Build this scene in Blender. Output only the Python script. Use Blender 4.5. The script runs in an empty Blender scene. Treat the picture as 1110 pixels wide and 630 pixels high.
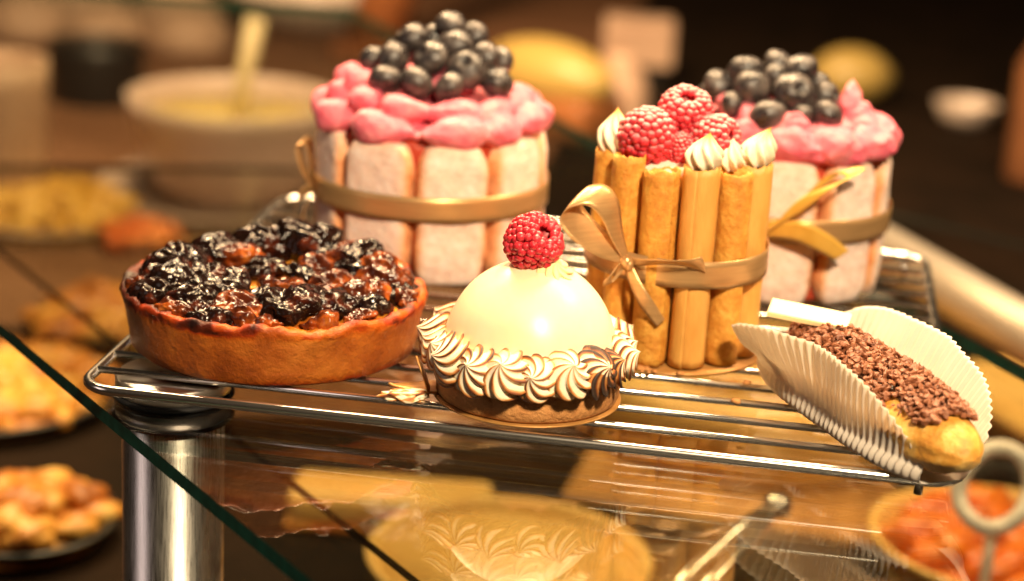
import bpy, bmesh, math, random
from mathutils import Vector, Matrix, noise
S = .01                       # geometry is written in centimetres, the scene is in metres
PI = math.pi
sc = bpy.context.scene
col = sc.collection
rnd = random.Random(7)
sin, cos = math.sin, math.cos

# ------------------------------------------------------------------ materials
def nd(nt, t, **kw):
    n = nt.nodes.new(t)
    for k, v in kw.items():
        if hasattr(n, k): setattr(n, k, v)
        else: n.inputs[k].default_value = v
    return n

def ramp(nt, fac, stops):
    r = nt.nodes.new('ShaderNodeValToRGB')
    e = r.color_ramp.elements
    while len(e) < len(stops): e.new(.5)
    for i, (p, c) in enumerate(stops):
        e[i].position = p
        e[i].color = (*c, 1) if len(c) == 3 else c
    nt.links.new(fac, r.inputs['Fac'])
    return r.outputs['Color']

def mat(name, stops, scale=1.0, detail=4, rough=.5, bump=0, bscale=None, bdetail=5, sss=0, sssr=(.4, .2, .1), sscale=.004,
        coat=0, metal=0, attr=None, astops=None, dust=None, rough2=None, stretch=None, spec=.5, distort=0, sheen=0, trans=0, aniso=0, coatr=.05):
    """stops: colour ramp over object-space noise (scale = features per cm)"""
    m = bpy.data.materials.new(name); m.use_nodes = True
    nt = m.node_tree; b = nt.nodes['Principled BSDF']; L = nt.links.new
    tc = nd(nt, 'ShaderNodeTexCoord'); mp = nd(nt, 'ShaderNodeMapping')
    s = stretch or (1, 1, 1)
    mp.inputs['Scale'].default_value = (100*s[0], 100*s[1], 100*s[2])
    L(tc.outputs['Object'], mp.inputs['Vector'])
    v = mp.outputs['Vector']
    n = nd(nt, 'ShaderNodeTexNoise', Scale=scale, Detail=detail, Roughness=.6, Distortion=distort)
    L(v, n.inputs['Vector'])
    if len(stops) == 1: c = None; b.inputs['Base Color'].default_value = (*stops[0], 1)
    else: c = ramp(nt, n.outputs['Fac'], stops)
    if attr:
        at = nd(nt, 'ShaderNodeAttribute', attribute_name=attr)
        n2 = nd(nt, 'ShaderNodeTexNoise', Scale=scale*2.3, Detail=5)
        L(v, n2.inputs['Vector'])
        ma = nd(nt, 'ShaderNodeMath', operation='MULTIPLY_ADD')      # attr + (noise-.5)*.3
        L(n2.outputs['Fac'], ma.inputs[0]); ma.inputs[1].default_value = .34
        sb = nd(nt, 'ShaderNodeMath', operation='SUBTRACT'); L(at.outputs['Fac'], sb.inputs[0]); sb.inputs[1].default_value = .17
        L(sb.outputs[0], ma.inputs[2])
        c2 = ramp(nt, ma.outputs[0], astops)
        if c is None: c = c2
        else:
            mx = nd(nt, 'ShaderNodeMix', data_type='RGBA', blend_type='MULTIPLY'); mx.inputs['Factor'].default_value = 1
            L(c, mx.inputs['A']); L(c2, mx.inputs['B']); c = mx.outputs['Result']
    if dust:                                                          # sifted sugar lies on what faces up
        ge = nd(nt, 'ShaderNodeNewGeometry'); sx = nd(nt, 'ShaderNodeSeparateXYZ'); L(ge.outputs['Normal'], sx.inputs[0])
        n3 = nd(nt, 'ShaderNodeTexNoise', Scale=5, Detail=6); L(v, n3.inputs['Vector'])
        ad = nd(nt, 'ShaderNodeMath', operation='MULTIPLY_ADD'); L(n3.outputs['Fac'], ad.inputs[0]); ad.inputs[1].default_value = 1.0
        L(sx.outputs['Z'], ad.inputs[2])
        mr = nd(nt, 'ShaderNodeMapRange'); L(ad.outputs[0], mr.inputs['Value'])
        mr.inputs['From Min'].default_value = dust[0]; mr.inputs['From Max'].default_value = dust[1]
        mx = nd(nt, 'ShaderNodeMix', data_type='RGBA'); L(mr.outputs[0], mx.inputs['Factor'])
        if c is None: mx.inputs['A'].default_value = (*stops[0], 1)
        else: L(c, mx.inputs['A'])
        mx.inputs['B'].default_value = (.85, .70, .68, 1); c = mx.outputs['Result']
    if c is not None: L(c, b.inputs['Base Color'])
    b.inputs['Roughness'].default_value = rough
    if rough2 is not None:
        mr = nd(nt, 'ShaderNodeMapRange'); L(n.outputs['Fac'], mr.inputs['Value'])
        mr.inputs['From Min'].default_value = .35; mr.inputs['From Max'].default_value = .65
        mr.inputs['To Min'].default_value = rough; mr.inputs['To Max'].default_value = rough2
        L(mr.outputs[0], b.inputs['Roughness'])
    b.inputs['Metallic'].default_value = metal
    b.inputs['Specular IOR Level'].default_value = spec
    b.inputs['Coat Weight'].default_value = coat; b.inputs['Coat Roughness'].default_value = coatr
    b.inputs['Sheen Weight'].default_value = sheen
    b.inputs['Transmission Weight'].default_value = trans
    b.inputs['Anisotropic'].default_value = aniso
    if sss:
        b.inputs['Subsurface Weight'].default_value = sss
        b.inputs['Subsurface Radius'].default_value = sssr
        b.inputs['Subsurface Scale'].default_value = sscale
    if bump:
        bn = nd(nt, 'ShaderNodeTexNoise', Scale=bscale or scale*4, Detail=bdetail, Roughness=.65)
        L(v, bn.inputs['Vector'])
        bp = nd(nt, 'ShaderNodeBump'); bp.inputs['Strength'].default_value = min(1, bump); bp.inputs['Distance'].default_value = .0012
        L(bn.outputs['Fac'], bp.inputs['Height']); L(bp.outputs['Normal'], b.inputs['Normal'])
    return m

def glass_mat(name, tint, k=1.0):
    m = bpy.data.materials.new(name); m.use_nodes = True; nt = m.node_tree; L = nt.links.new
    nt.nodes.remove(nt.nodes['Principled BSDF']); out = nt.nodes['Material Output']
    t = nd(nt, 'ShaderNodeBsdfTransparent'); t.inputs['Color'].default_value = (*tint, 1)
    g = nd(nt, 'ShaderNodeBsdfGlossy'); g.inputs['Roughness'].default_value = .01
    f = nd(nt, 'ShaderNodeLayerWeight'); f.inputs['Blend'].default_value = .5
    pw = nd(nt, 'ShaderNodeMath', operation='POWER'); L(f.outputs['Facing'], pw.inputs[0]); pw.inputs[1].default_value = 3
    mu = nd(nt, 'ShaderNodeMath', operation='MULTIPLY_ADD'); L(pw.outputs[0], mu.inputs[0]); mu.inputs[1].default_value = .30*k; mu.inputs[2].default_value = .085*k; mu.use_clamp = True
    mx = nd(nt, 'ShaderNodeMixShader'); L(mu.outputs[0], mx.inputs['Fac']); L(t.outputs[0], mx.inputs[1]); L(g.outputs[0], mx.inputs[2])
    L(mx.outputs[0], out.inputs['Surface'])
    return m

def paper_mat(name):
    m = bpy.data.materials.new(name); m.use_nodes = True; nt = m.node_tree; L = nt.links.new
    b = nt.nodes['Principled BSDF']; out = nt.nodes['Material Output']
    b.inputs['Base Color'].default_value = (.88, .82, .74, 1); b.inputs['Roughness'].default_value = .55
    t = nd(nt, 'ShaderNodeBsdfTranslucent'); t.inputs['Color'].default_value = (.92, .84, .70, 1)
    mx = nd(nt, 'ShaderNodeMixShader'); mx.inputs['Fac'].default_value = .42
    L(b.outputs[0], mx.inputs[1]); L(t.outputs[0], mx.inputs[2]); L(mx.outputs[0], out.inputs['Surface'])
    return m

M = {}
M['steel'] = mat('polished_steel', [(.86, .83, .79)], rough=.21, metal=1)
M['brushed'] = mat('brushed_steel', [(.3, (.50, .47, .46)), (.7, (.62, .58, .56))], scale=3, rough=.24, metal=1, stretch=(6, 6, .2), rough2=.34)
M['dark_steel'] = mat('smoked_steel', [(.62, .57, .52)], rough=.28, metal=1)
M['rubber'] = mat('black_rubber', [(.008, .008, .009)], rough=.6, spec=.2)
M['glass'] = glass_mat('shelf_glass', (.93, .95, .92), 1.5)
M['glass_edge'] = mat('green_glass_edge', [(.3, (.002, .040, .028)), (.7, (.005, .085, .06))], scale=2, rough=.3, spec=.25)
M['glass_edge2'] = mat('smoky_glass_edge', [(.012, .014, .012)], rough=.2)
M['finger'] = mat('sugared_sponge', [(.28, (.74, .49, .40)), (.5, (.86, .66, .57)), (.7, (.92, .79, .73))], scale=1.7, detail=8, rough=.8, bump=1, bscale=2.4, bdetail=9,
                  attr='edge', astops=[(0, (1, 1, 1)), (.35, (1, .95, .88)), (.7, (.98, .66, .38)), (1, (.80, .36, .12))], sss=.15, sscale=.003)
M['jam'] = mat('red_jam', [(.3, (.30, .02, .01)), (.7, (.5, .07, .03))], scale=1.5, rough=.3, bump=.6, bscale=3)
M['pink'] = mat('pink_cream', [(.3, (.66, .09, .15)), (.5, (.76, .17, .23)), (.7, (.84, .30, .33))], scale=1.1, detail=7, rough=.5, bump=.8, bscale=2.6, bdetail=9, sss=.4, sssr=(.5, .18, .16), sscale=.004)
M['berry'] = mat('blueberry_skin', [(.30, (.010, .008, .009)), (.50, (.032, .025, .025)), (.70, (.10, .08, .072))], scale=1.1, detail=7, rough=.17, rough2=.5, bump=.3, bscale=6, spec=.6, coat=.15, coatr=.12)
M['rasp'] = mat('raspberry_red', [(.3, (.50, .015, .03)), (.7, (.70, .05, .07))], scale=2, rough=.25, sss=.5, sssr=(.6, .08, .05), sscale=.003, coat=.2, bump=.15, bscale=9)
M['rasp_sugar'] = mat('sugared_raspberry', [(.3, (.50, .012, .03)), (.7, (.68, .04, .06))], scale=2, rough=.35, sss=.4, sssr=(.6, .08, .05), sscale=.003, dust=(.8, 2.0), bump=.5, bscale=12)
M['rasp_core'] = mat('raspberry_hollow', [(.32, .01, .02)], rough=.5)
M['glaze'] = mat('ivory_glaze', [(.35, (.84, .70, .46)), (.65, (.88, .77, .54))], scale=.25, rough=.33, sss=.35, sssr=(.7, .5, .25), sscale=.005, bump=.06, bscale=.9)
M['meringue'] = mat('torched_meringue', [(.88, .80, .66)], scale=1.2, rough=.55, attr='toast',
                    astops=[(0, (.90, .82, .66)), (.34, (.88, .74, .50)), (.50, (.62, .27, .07)), (.72, (.28, .075, .016)), (.95, (.03, .012, .006))], sss=.25, sscale=.003, bump=.2, bscale=5)
M['kiss'] = mat('yellow_meringue', [(.88, .80, .66)], scale=1.2, rough=.45, attr='toast',
                astops=[(0, (.88, .82, .66)), (.4, (.88, .72, .38)), (.7, (.80, .46, .09)), (.97, (.22, .08, .02))], sss=.35, sscale=.003)
M['cream'] = mat('white_cream', [(.3, (.84, .72, .60)), (.7, (.86, .78, .66))], scale=.8, rough=.4, sss=.3, sscale=.004, bump=.3, bscale=2)
M['yellow_cream'] = mat('vanilla_cream', [(.84, .68, .34)], rough=.4, sss=.3, sscale=.003)
M['biscuit'] = mat('baked_biscuit', [(.3, (.52, .21, .06)), (.7, (.68, .33, .11))], scale=1.2, detail=7, rough=.7, bump=.8, bscale=5)
M['crust'] = mat('tart_crust', [(.30, (.19, .042, .006)), (.5, (.42, .12, .017)), (.68, (.62, .23, .04))], scale=.45, detail=8, rough=.45, spec=.3, bump=.8, bscale=3.0,
                 attr='burn', astops=[(0, (.85, .72, .58)), (.22, (.95, .80, .55)), (.42, (1, .66, .30)), (.58, (.75, .26, .10)), (.74, (.20, .07, .03)), (1, (.03, .015, .01))])
M['custard'] = mat('caramel_custard', [(.30, (.05, .010, .003)), (.43, (.30, .07, .008)), (.56, (.58, .21, .025)), (.75, (.70, .36, .06))], scale=.8, detail=8, rough=.1, bump=.6, bscale=2.2, bdetail=3,
                   sss=.15, sscale=.003)
M['burnt'] = mat('burnt_fruit', [(.38, (.006, .003, .002)), (.56, (.012, .004, .003)), (.66, (.07, .012, .004)), (.84, (.30, .07, .01))], scale=.8, detail=8, rough=.10, rough2=.24, bump=.3, bscale=2.0, bdetail=3, spec=.27)
M['plum'] = mat('caramelised_fruit', [(.3, (.012, .004, .003)), (.46, (.05, .010, .004)), (.60, (.26, .055, .008)), (.78, (.54, .21, .035))], scale=.8, detail=8, rough=.10, rough2=.24, bump=.3, bscale=2.0, bdetail=3, spec=.27)
M['tuile'] = mat('mottled_tuile', [(.3, (.52, .18, .016)), (.5, (.70, .32, .045)), (.7, (.83, .49, .10))], scale=1.5, detail=9, rough=.55, bump=.8, bscale=4.5, bdetail=8, sss=.1, sscale=.003)
M['tuile_smooth'] = mat('pale_tuile', [(.3, (.64, .29, .055)), (.7, (.77, .43, .11))], scale=.9, detail=7, rough=.5, bump=.45, bscale=4, sss=.1, sscale=.003, stretch=(1, 1, .3))
M['ribbon'] = mat('gold_satin_ribbon', [(.3, (.50, .29, .12)), (.7, (.62, .38, .17))], scale=.4, rough=.30, metal=.55, bump=.12, bscale=1, stretch=(1, 1, 22))
M['ribbon_yellow'] = mat('yellow_gold_ribbon', [(.3, (.62, .33, .04)), (.7, (.72, .42, .07))], scale=1, rough=.36, metal=.15, sheen=.3)
M['choux'] = mat('choux_pastry', [(.3, (.50, .19, .025)), (.48, (.66, .32, .05)), (.66, (.82, .55, .17))], scale=1.1, detail=8, rough=.45, bump=.9, bscale=2.2, bdetail=6, sss=.1)
M['choc'] = mat('milk_chocolate', [(.3, (.17, .055, .025)), (.7, (.32, .12, .055))], scale=1.8, rough=.45, bump=.4, bscale=6)
M['dark_choc'] = mat('dark_chocolate', [(.035, .012, .006)], rough=.2, coat=.3)
M['white_choc'] = mat('white_chocolate', [(.86, .72, .42)], rough=.35, sss=.3, sscale=.003)
M['paper'] = paper_mat('pleated_paper')
M['gold_board'] = mat('gold_card', [(.3, (.42, .20, .055)), (.7, (.52, .27, .08))], scale=1, rough=.35, metal=.4, bump=.2, bscale=4)
M['counter'] = mat('dark_counter', [(.35, (.007, .004, .002)), (.65, (.016, .008, .004))], scale=.12, rough=.8, spec=.08)
M['wallm'] = mat('dark_wall', [(.012, .008, .006)], rough=.8)

# ------------------------------------------------------------------ mesh helpers
def mk(name, vf, m, parent=None, loc=(0, 0, 0), rot=None, smooth=True, attr=None, mods=None, mats=None, fm=None):
    vs, fs = vf
    me = bpy.data.meshes.new(name)
    me.from_pydata([(v[0]*S, v[1]*S, v[2]*S) for v in vs], [], fs)
    if attr:
        for k, vals in attr.items():
            a = me.attributes.new(k, 'FLOAT', 'POINT'); a.data.foreach_set('value', vals)
    for x in (mats or [m]): me.materials.append(x)
    if fm: me.polygons.foreach_set('material_index', fm)
    if smooth: me.polygons.foreach_set('use_smooth', [True]*len(me.polygons))
    bm = bmesh.new(); bm.from_mesh(me); bmesh.ops.recalc_face_normals(bm, faces=bm.faces); bm.to_mesh(me); bm.free()
    me.update()
    o = bpy.data.objects.new(name, me); col.objects.link(o)
    o.location = [c*S for c in loc]
    if rot: o.rotation_euler = rot
    if parent: o.parent = parent
    for t, kw in (mods or []):
        md = o.modifiers.new(t.title(), t)
        for k, v in kw.items(): setattr(md, k, v)
    return o

def thing(name, label, cat, loc, rz=0, group=None):
    o = bpy.data.objects.new(name, None); col.objects.link(o)
    o.empty_display_size = .01
    o.location = [c*S for c in loc]; o.rotation_euler = (0, 0, rz)
    o['label'] = label; o['category'] = cat
    if group: o['group'] = group
    return o

def tag(o, label, cat, group=None, kind=None):
    if label: o['label'] = label
    if cat: o['category'] = cat
    if group: o['group'] = group
    if kind: o['kind'] = kind
    return o

def grid(fn, nu, nv, cu=False, cv=False):
    vs = []
    for i in range(nu):
        for j in range(nv):
            vs.append(fn(i/(nu if cu else nu-1), j/(nv if cv else nv-1)))
    fs = []
    for i in range(nu if cu else nu-1):
        for j in range(nv if cv else nv-1):
            a = i*nv+j; b = i*nv+(j+1) % nv; c = ((i+1) % nu)*nv+(j+1) % nv; d = ((i+1) % nu)*nv+j
            fs.append((a, b, c, d))
    return vs, fs

def lathe(prof, n=48, wob=None, caps=True):
    def fn(u, v):
        k = round(v*(len(prof)-1)); r, z = prof[k]; t = u*2*PI
        if wob:
            dr, dz = wob(t, k, r, z); r += dr; z += dz
        return (r*cos(t), r*sin(t), z)
    vs, fs = grid(fn, n, len(prof), cu=True)
    m = len(prof)
    if caps:
        for k in (0, m-1):
            if prof[k][0] > 1e-6:
                fs.append([i*m+k for i in range(n)])
    return vs, fs

def tube(pts, r, n=10, closed=False):
    P = [Vector(p) for p in pts]; N = len(P); vs = []; fs = []; up = None
    for i in range(N):
        a = P[(i-1) % N] if (closed or i > 0) else P[i]
        b = P[(i+1) % N] if (closed or i < N-1) else P[i]
        t = (b-a).normalized()
        if up is None:
            up = Vector((0, 0, 1)) if abs(t.z) < .9 else Vector((1, 0, 0))
        up = (up-t*up.dot(t)).normalized(); s = t.cross(up)
        rr = r(i/(N-1)) if callable(r) else r
        for k in range(n):
            q = 2*PI*k/n; vs.append(P[i]+(up*cos(q)+s*sin(q))*rr)
    for i in range(N if closed else N-1):
        for k in range(n):
            a = i*n+k; b = i*n+(k+1) % n; j = (i+1) % N
            fs.append((a, b, j*n+(k+1) % n, j*n+k))
    if not closed:
        fs.append(list(range(n))); fs.append([(N-1)*n+k for k in range(n)])
    return vs, fs

def catmull(P, n):
    P = [Vector(p) for p in P]; out = []
    for i in range(len(P)-1):
        p0 = P[max(0, i-1)]; p1 = P[i]; p2 = P[i+1]; p3 = P[min(len(P)-1, i+2)]
        for k in range(n):
            t = k/n
            out.append(.5*((2*p1)+(p2-p0)*t+(2*p0-5*p1+4*p2-p3)*t*t+(3*p1-p0-3*p2+p3)*t**3))
    out.append(P[-1]); return out

def strip(C, W, n=8, m=5, curl=0):
    """ribbon along the control points C; W: full width vectors at the same points"""
    c = catmull(C, n); w = catmull(W, n); N = len(c)
    vs = []
    for i in range(N):
        t = (c[min(N-1, i+1)]-c[max(0, i-1)])
        nn = t.cross(w[i]); nn = nn.normalized() if nn.length > 1e-6 else Vector((0, 0, 1))
        for j in range(m):
            q = j/(m-1)-.5
            vs.append(c[i]+w[i]*q+nn*curl*(1-4*q*q)*w[i].length)
    fs = [(i*m+j, i*m+j+1, (i+1)*m+j+1, (i+1)*m+j) for i in range(N-1) for j in range(m-1)]
    return vs, fs

def merge(*vfs):
    vs = []; fs = []
    for v, f in vfs:
        k = len(vs); vs += list(v); fs += [[i+k for i in q] for q in f]
    return vs, fs

def xf(vf, mtx):
    return [mtx @ Vector(v) for v in vf[0]], vf[1]

def ico(sub=2):
    bm = bmesh.new(); bmesh.ops.create_icosphere(bm, subdivisions=sub, radius=1)
    r = ([v.co.copy() for v in bm.verts], [[v.index for v in f.verts] for f in bm.faces]); bm.free(); return r
ICO = {k: ico(k) for k in (1, 2, 3, 4, 5)}

def ell(c, r, rot=None, sub=2):
    c = Vector(c); r = (r, r, r) if not hasattr(r, '__len__') else r
    R = rot or Matrix.Identity(3)
    return [c+R @ Vector((v.x*r[0], v.y*r[1], v.z*r[2])) for v in ICO[sub][0]], ICO[sub][1]

def nz(p, s, seed=0):
    return noise.noise(Vector((p[0]*s+seed*7.31, p[1]*s-seed*3.7, p[2]*s+seed*1.9)))

def turb(p, s, seed=0, o=3):
    a = 0; k = 1
    for i in range(o):
        a += nz(p, s*2**i, seed+i)*k; k *= .5
    return a

def box(x0, x1, y0, y1, z0, z1, b=0):
    vs = [(x, y, z) for x in (x0, x1) for y in (y0, y1) for z in (z0, z1)]
    fs = [(0, 1, 3, 2), (4, 6, 7, 5), (0, 4, 5, 1), (2, 3, 7, 6), (0, 2, 6, 4), (1, 5, 7, 3)]
    return vs, fs
def bev(w, seg=3): return ('BEVEL', dict(width=w*S, segments=seg, limit_method='ANGLE'))
SOLID = lambda t: ('SOLIDIFY', dict(thickness=t*S, offset=0))
def remesh(v, sm=4): return [('REMESH', dict(mode='VOXEL', voxel_size=v*S, use_smooth_shade=True)), ('SMOOTH', dict(factor=.5, iterations=sm))]

# ------------------------------------------------------------------ setting
o = mk('counter', box(-320, 320, -70, 300, -23, -21), M['counter'], smooth=False); tag(o, None, None, kind='structure')
o = mk('wall', box(-320, 320, 300, 306, -21, 160), M['wallm'], smooth=False); tag(o, 'dark wall far behind the dessert buffet', 'wall', kind='structure')

# ------------------------------------------------------------------ glass shelves
def pane(name, poly, z0, z1, label, edge, mglass):
    n = len(poly)
    vs = [(x, y, z0) for x, y in poly]+[(x, y, z1) for x, y in poly]
    fs = [list(range(n))[::-1], list(range(n, 2*n))]+[(i, (i+1) % n, n+(i+1) % n, n+i) for i in range(n)]
    o = mk(name, (vs, fs), None, smooth=False, mats=[mglass, edge], fm=[0, 0]+[1]*n)
    return tag(o, label, 'glass shelf')
ga, gb = Vector((-6.6, 8.5)), Vector((11.8, -11.2)); gd = (gb-ga).normalized()
A2 = ga-gd*75; B2 = gb+gd*26
pane('glass_shelf', [tuple(A2), tuple(B2), (50, -24), (58, -19.6), (31.4, 23.3), (-12, 93), (-50, 90)], -1.75, -1.2,
     'clear glass shelf with dark green cut edge under the wire rack', M['glass_edge'], M['glass'])
l3, l4 = Vector((-20, 39.7)), Vector((12.0, 3.9)); ld = (l4-l3).normalized()
A3 = l3-ld*22; B3 = l4+ld*24
M['glass2'] = glass_mat('lower_shelf_glass', (.96, .95, .92), .5)
pane('lower_glass_shelf', [tuple(A3), tuple(B3), (70, -10), (75, 44), (20, 75)], -8.4, -8.0,
     'lower glass shelf with smoky edge, seen beneath the upper glass', M['glass_edge2'], M['glass2'])

# steel post under the rack corner
t = thing('support_post', 'brushed steel post with black gasket holding up the glass under the burnt tart', 'post', (2.65, 3.05, -21), .3)
mk('column', lathe([(0, 0), (2.6, 0), (2.6, .5), (1.95, .6), (1.95, 18.85), (1.9, 18.89), (0, 18.89)], 64), M['brushed'], t)
mk('gasket', lathe([(0, 18.9), (2.25, 18.9), (2.32, 19.0), (2.32, 19.24), (0, 19.24)], 64), M['rubber'], t)
mk('gasket_top', lathe([(0, 19.81), (2.28, 19.81), (2.32, 19.86), (2.25, 19.98), (0, 19.98)], 64), M['rubber'], t)
mk('cap', lathe([(0, 19.98), (2.12, 19.98), (2.2, 20.05), (2.2, 20.50), (2.1, 20.6), (0, 20.6)], 64), M['dark_steel'], t)

# ------------------------------------------------------------------ cooling rack
W, D = 32.0, 28.8
rack = thing('cooling_rack', 'silver wire cooling rack carrying the six pastries', 'cooling rack', (0, 0, 0))
def rrect(x0, x1, y0, y1, r, z, n=6):
    out = []
    for cx, cy, a0 in ((x1-r, y0+r, -90), (x1-r, y1-r, 0), (x0+r, y1-r, 90), (x0+r, y0+r, 180)):
        for k in range(n+1):
            a = math.radians(a0+90*k/n); out.append((cx+r*cos(a), cy+r*sin(a), z))
    # subdivide straight runs so that bends stay round
    return out
mk('frame', tube(rrect(0, W, 0, D, 1.3, -.2), .2, 12, True), M['steel'], rack)
y = 1.85; wv = tube([(.1, 0, 0), (W/2, 0, 0), (W-.1, 0, 0)], .14, 10); k = 0; wire0 = None
while y < D-.6:
    if wire0 is None: wire0 = mk('wire', wv, M['steel'], rack, loc=(0, y, -.11))
    else:
        c = wire0.copy(); col.objects.link(c); c.parent = rack; c.location = (0, y*S, -.11*S)
    y += 1.85
for x, yy in ((30.6, 1.2), (1.2, D-1), (31, D-1)):
    mk('foot', tube([(x, yy, -.3), (x, yy, -1.19)], .17, 10), M['steel'], rack)

# ------------------------------------------------------------------ burnt fruit tart
TA = .265
tart = thing('fruit_tart', 'round burnt caramelised fruit tart with blackened glossy top in tall crust', 'tart', (5.49, 7.0, .02), TA)
def twob(t, k, r, z):
    w = 0; dz = 0
    if k >= 6:
        w = .08*nz((cos(t)*2, sin(t)*2, k*.2), 1.5, 3)+.07*nz((cos(t)*6, sin(t)*6, k*.5), 1.2, 5)+.07*nz((cos(t)*14, sin(t)*14, k*.9), 1.2, 6)
        dz = .24*nz((cos(t)*3, sin(t)*3, 0), 1.2, 9)+.15*nz((cos(t)*9, sin(t)*9, 0), 1.3, 8)+.10*nz((cos(t)*20, sin(t)*20, k*.6), 1.3, 7)
    else: w = .05*nz((cos(t)*3, sin(t)*3, z), 1, 2)
    return w, dz if k >= 6 else 0
prof = [(0, 0), (5.5, 0), (5.62, .1), (5.68, .5), (5.78, 1.1), (5.89, 1.7), (5.95, 1.95), (5.99, 2.08), (5.97, 2.2), (5.88, 2.28), (5.74, 2.30), (5.58, 2.26), (5.4, 2.16), (5.2, 2.0), (5.05, 1.8)]
vs, fs = lathe(prof, 200, twob, caps=False)
burn = []
for v in vs:
    a = math.atan2(v[1], v[0]); b = 0; r = math.hypot(v[0], v[1])
    left = max(0, cos(a-PI*1.03))
    if v[2] > 1.90: b = .40+.75*max(0, turb(v, .9, 4))+.45*left**4
    elif v[2] < .35: b = .15+.5*max(0, turb(v, .8, 6))+.35*max(0, cos(a+.9))
    if r < 5.4 and v[2] > 1.7: b += .1
    burn.append(min(1, b))
mk('crust', (vs, fs), M['crust'], tart, attr={'burn': burn})
def cust(u, v):
    r = 5.45*v; a = u*2*PI; p = (r*cos(a), r*sin(a), 0)
    return (p[0], p[1], 2.08+.34*turb(p, .6, 11)+.16*turb(p, 2.0, 12)+.05*nz(p, 6, 3)+.12*(1-v))
mk('custard_filling', grid(cust, 160, 70, cu=True), M['custard'], tart)
def fruit(seed, L, w, h, z, pos, rz, m, tilt=0):
    R = Matrix.Rotation(rz, 3, 'Z') @ Matrix.Rotation(tilt, 3, 'Y')
    out = []; L *= 1.18; w *= 1.22
    for v in ICO[5][0]:
        p = Vector((v.x*L, v.y*w, v.z*h))
        p.z += -.25*(v.x**2)*h; p.y += .35*w*(v.x**2-.3)                   # curved slice
        rid = 1-abs(turb(p, 1.05, seed+2, 3))*2.2                          # collapsed, folded skin
        d = .26*turb(p, .7, seed, 3)+.19*(rid-.55)+.09*(.4-abs(nz(p, 2.6, seed+5)))+.015*nz(p, 7.5, seed+8)
        out.append(p+v*d)
    return mk('fruit_piece', (out, ICO[5][1]), m, tart, loc=(pos[0], pos[1], z-.05), rot=R.to_euler())
F = [  # x, y, len, w, h, z, angle, burnt
    (-4.2, -.9, 1.35, .95, .75, 2.55, 1.4, 1), (-3.2, -2.6, 1.15, .85, .6, 2.45, 2.3, 1), (-3.7, 1.2, 1.3, .9, .85, 2.65, .9, 1), (-2.5, 2.6, 1.2, .8, .75, 2.65, .4, 1),
    (-1.6, -3.6, 1.15, .75, .5, 2.35, 2.9, 0), (.35, -3.35, 1.25, .95, .6, 2.5, .15, 1), (2.05, -2.9, 1.2, .85, .55, 2.5, -.3, 1), (3.5, -1.7, 1.15, .8, .6, 2.45, .7, 0),
    (4.1, .1, 1.25, .9, .75, 2.6, 1.5, 0), (3.3, 1.9, 1.3, .85, .75, 2.65, 2.3, 1), (1.8, 3.1, 1.15, .85, .95, 2.75, 2.7, 1), (-.6, 3.6, 1.15, .8, .9, 2.75, .1, 1),
    (.6, 3.9, .75, .75, .95, 2.85, 1.2, 1), (-1.9, -1.1, 1.1, .7, .5, 2.5, 1.9, 1), (.4, -1.15, 1.05, .6, .5, 2.45, -.4, 0), (1.0, .4, .85, .4, .3, 2.6, 2.8, 1),
    (-.6, 1.2, 1.0, .55, .4, 2.5, .6, 1), (2.4, -.3, .9, .6, .45, 2.4, .4, 0), (-4.4, .4, .8, .6, .5, 2.5, .2, 1), (1.6, 1.7, .8, .55, .4, 2.5, 1.5, 0),
    (-2.9, -.6, 1.2, .8, .55, 2.55, .8, 1), (-2.2, -2.2, 1.0, .7, .5, 2.5, 2.6, 1), (-4.6, -2.0, .8, .6, .45, 2.35, 2.0, 1), (1.4, -2.2, .9, .6, .45, 2.5, .4, 0), (3.0, .8, 1.0, .7, .55, 2.55, 1.8, 1), (-1.5, 2.4, 1.0, .7, .6, 2.6, .2, 0), (4.4, -1.2, .7, .5, .4, 2.3, 1.2, 1), (2.6, 2.4, .9, .6, .6, 2.7, 2.4, 0), (-.5, -2.6, .9, .6, .4, 2.4, .6, 1)]
rq = random.Random(4)
for k in range(22):
    a_ = 2*PI*k/22+rq.uniform(-.1, .1); q_ = rq.uniform(4.85, 5.5)
    F.append((q_*sin(a_), -q_*cos(a_), rq.uniform(.45, .85), rq.uniform(.3, .5), rq.uniform(.22, .38), rq.uniform(2.28, 2.46), a_+rq.uniform(-.5, .5), rq.random() < .6))
for i, (x, y, L, w, h, z, a, b) in enumerate(F):
    fruit(i*3+1, L, w, h, z, (x, y), a, M['burnt'] if b else M['plum'], .12*((i*37 % 5)-2))

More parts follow.
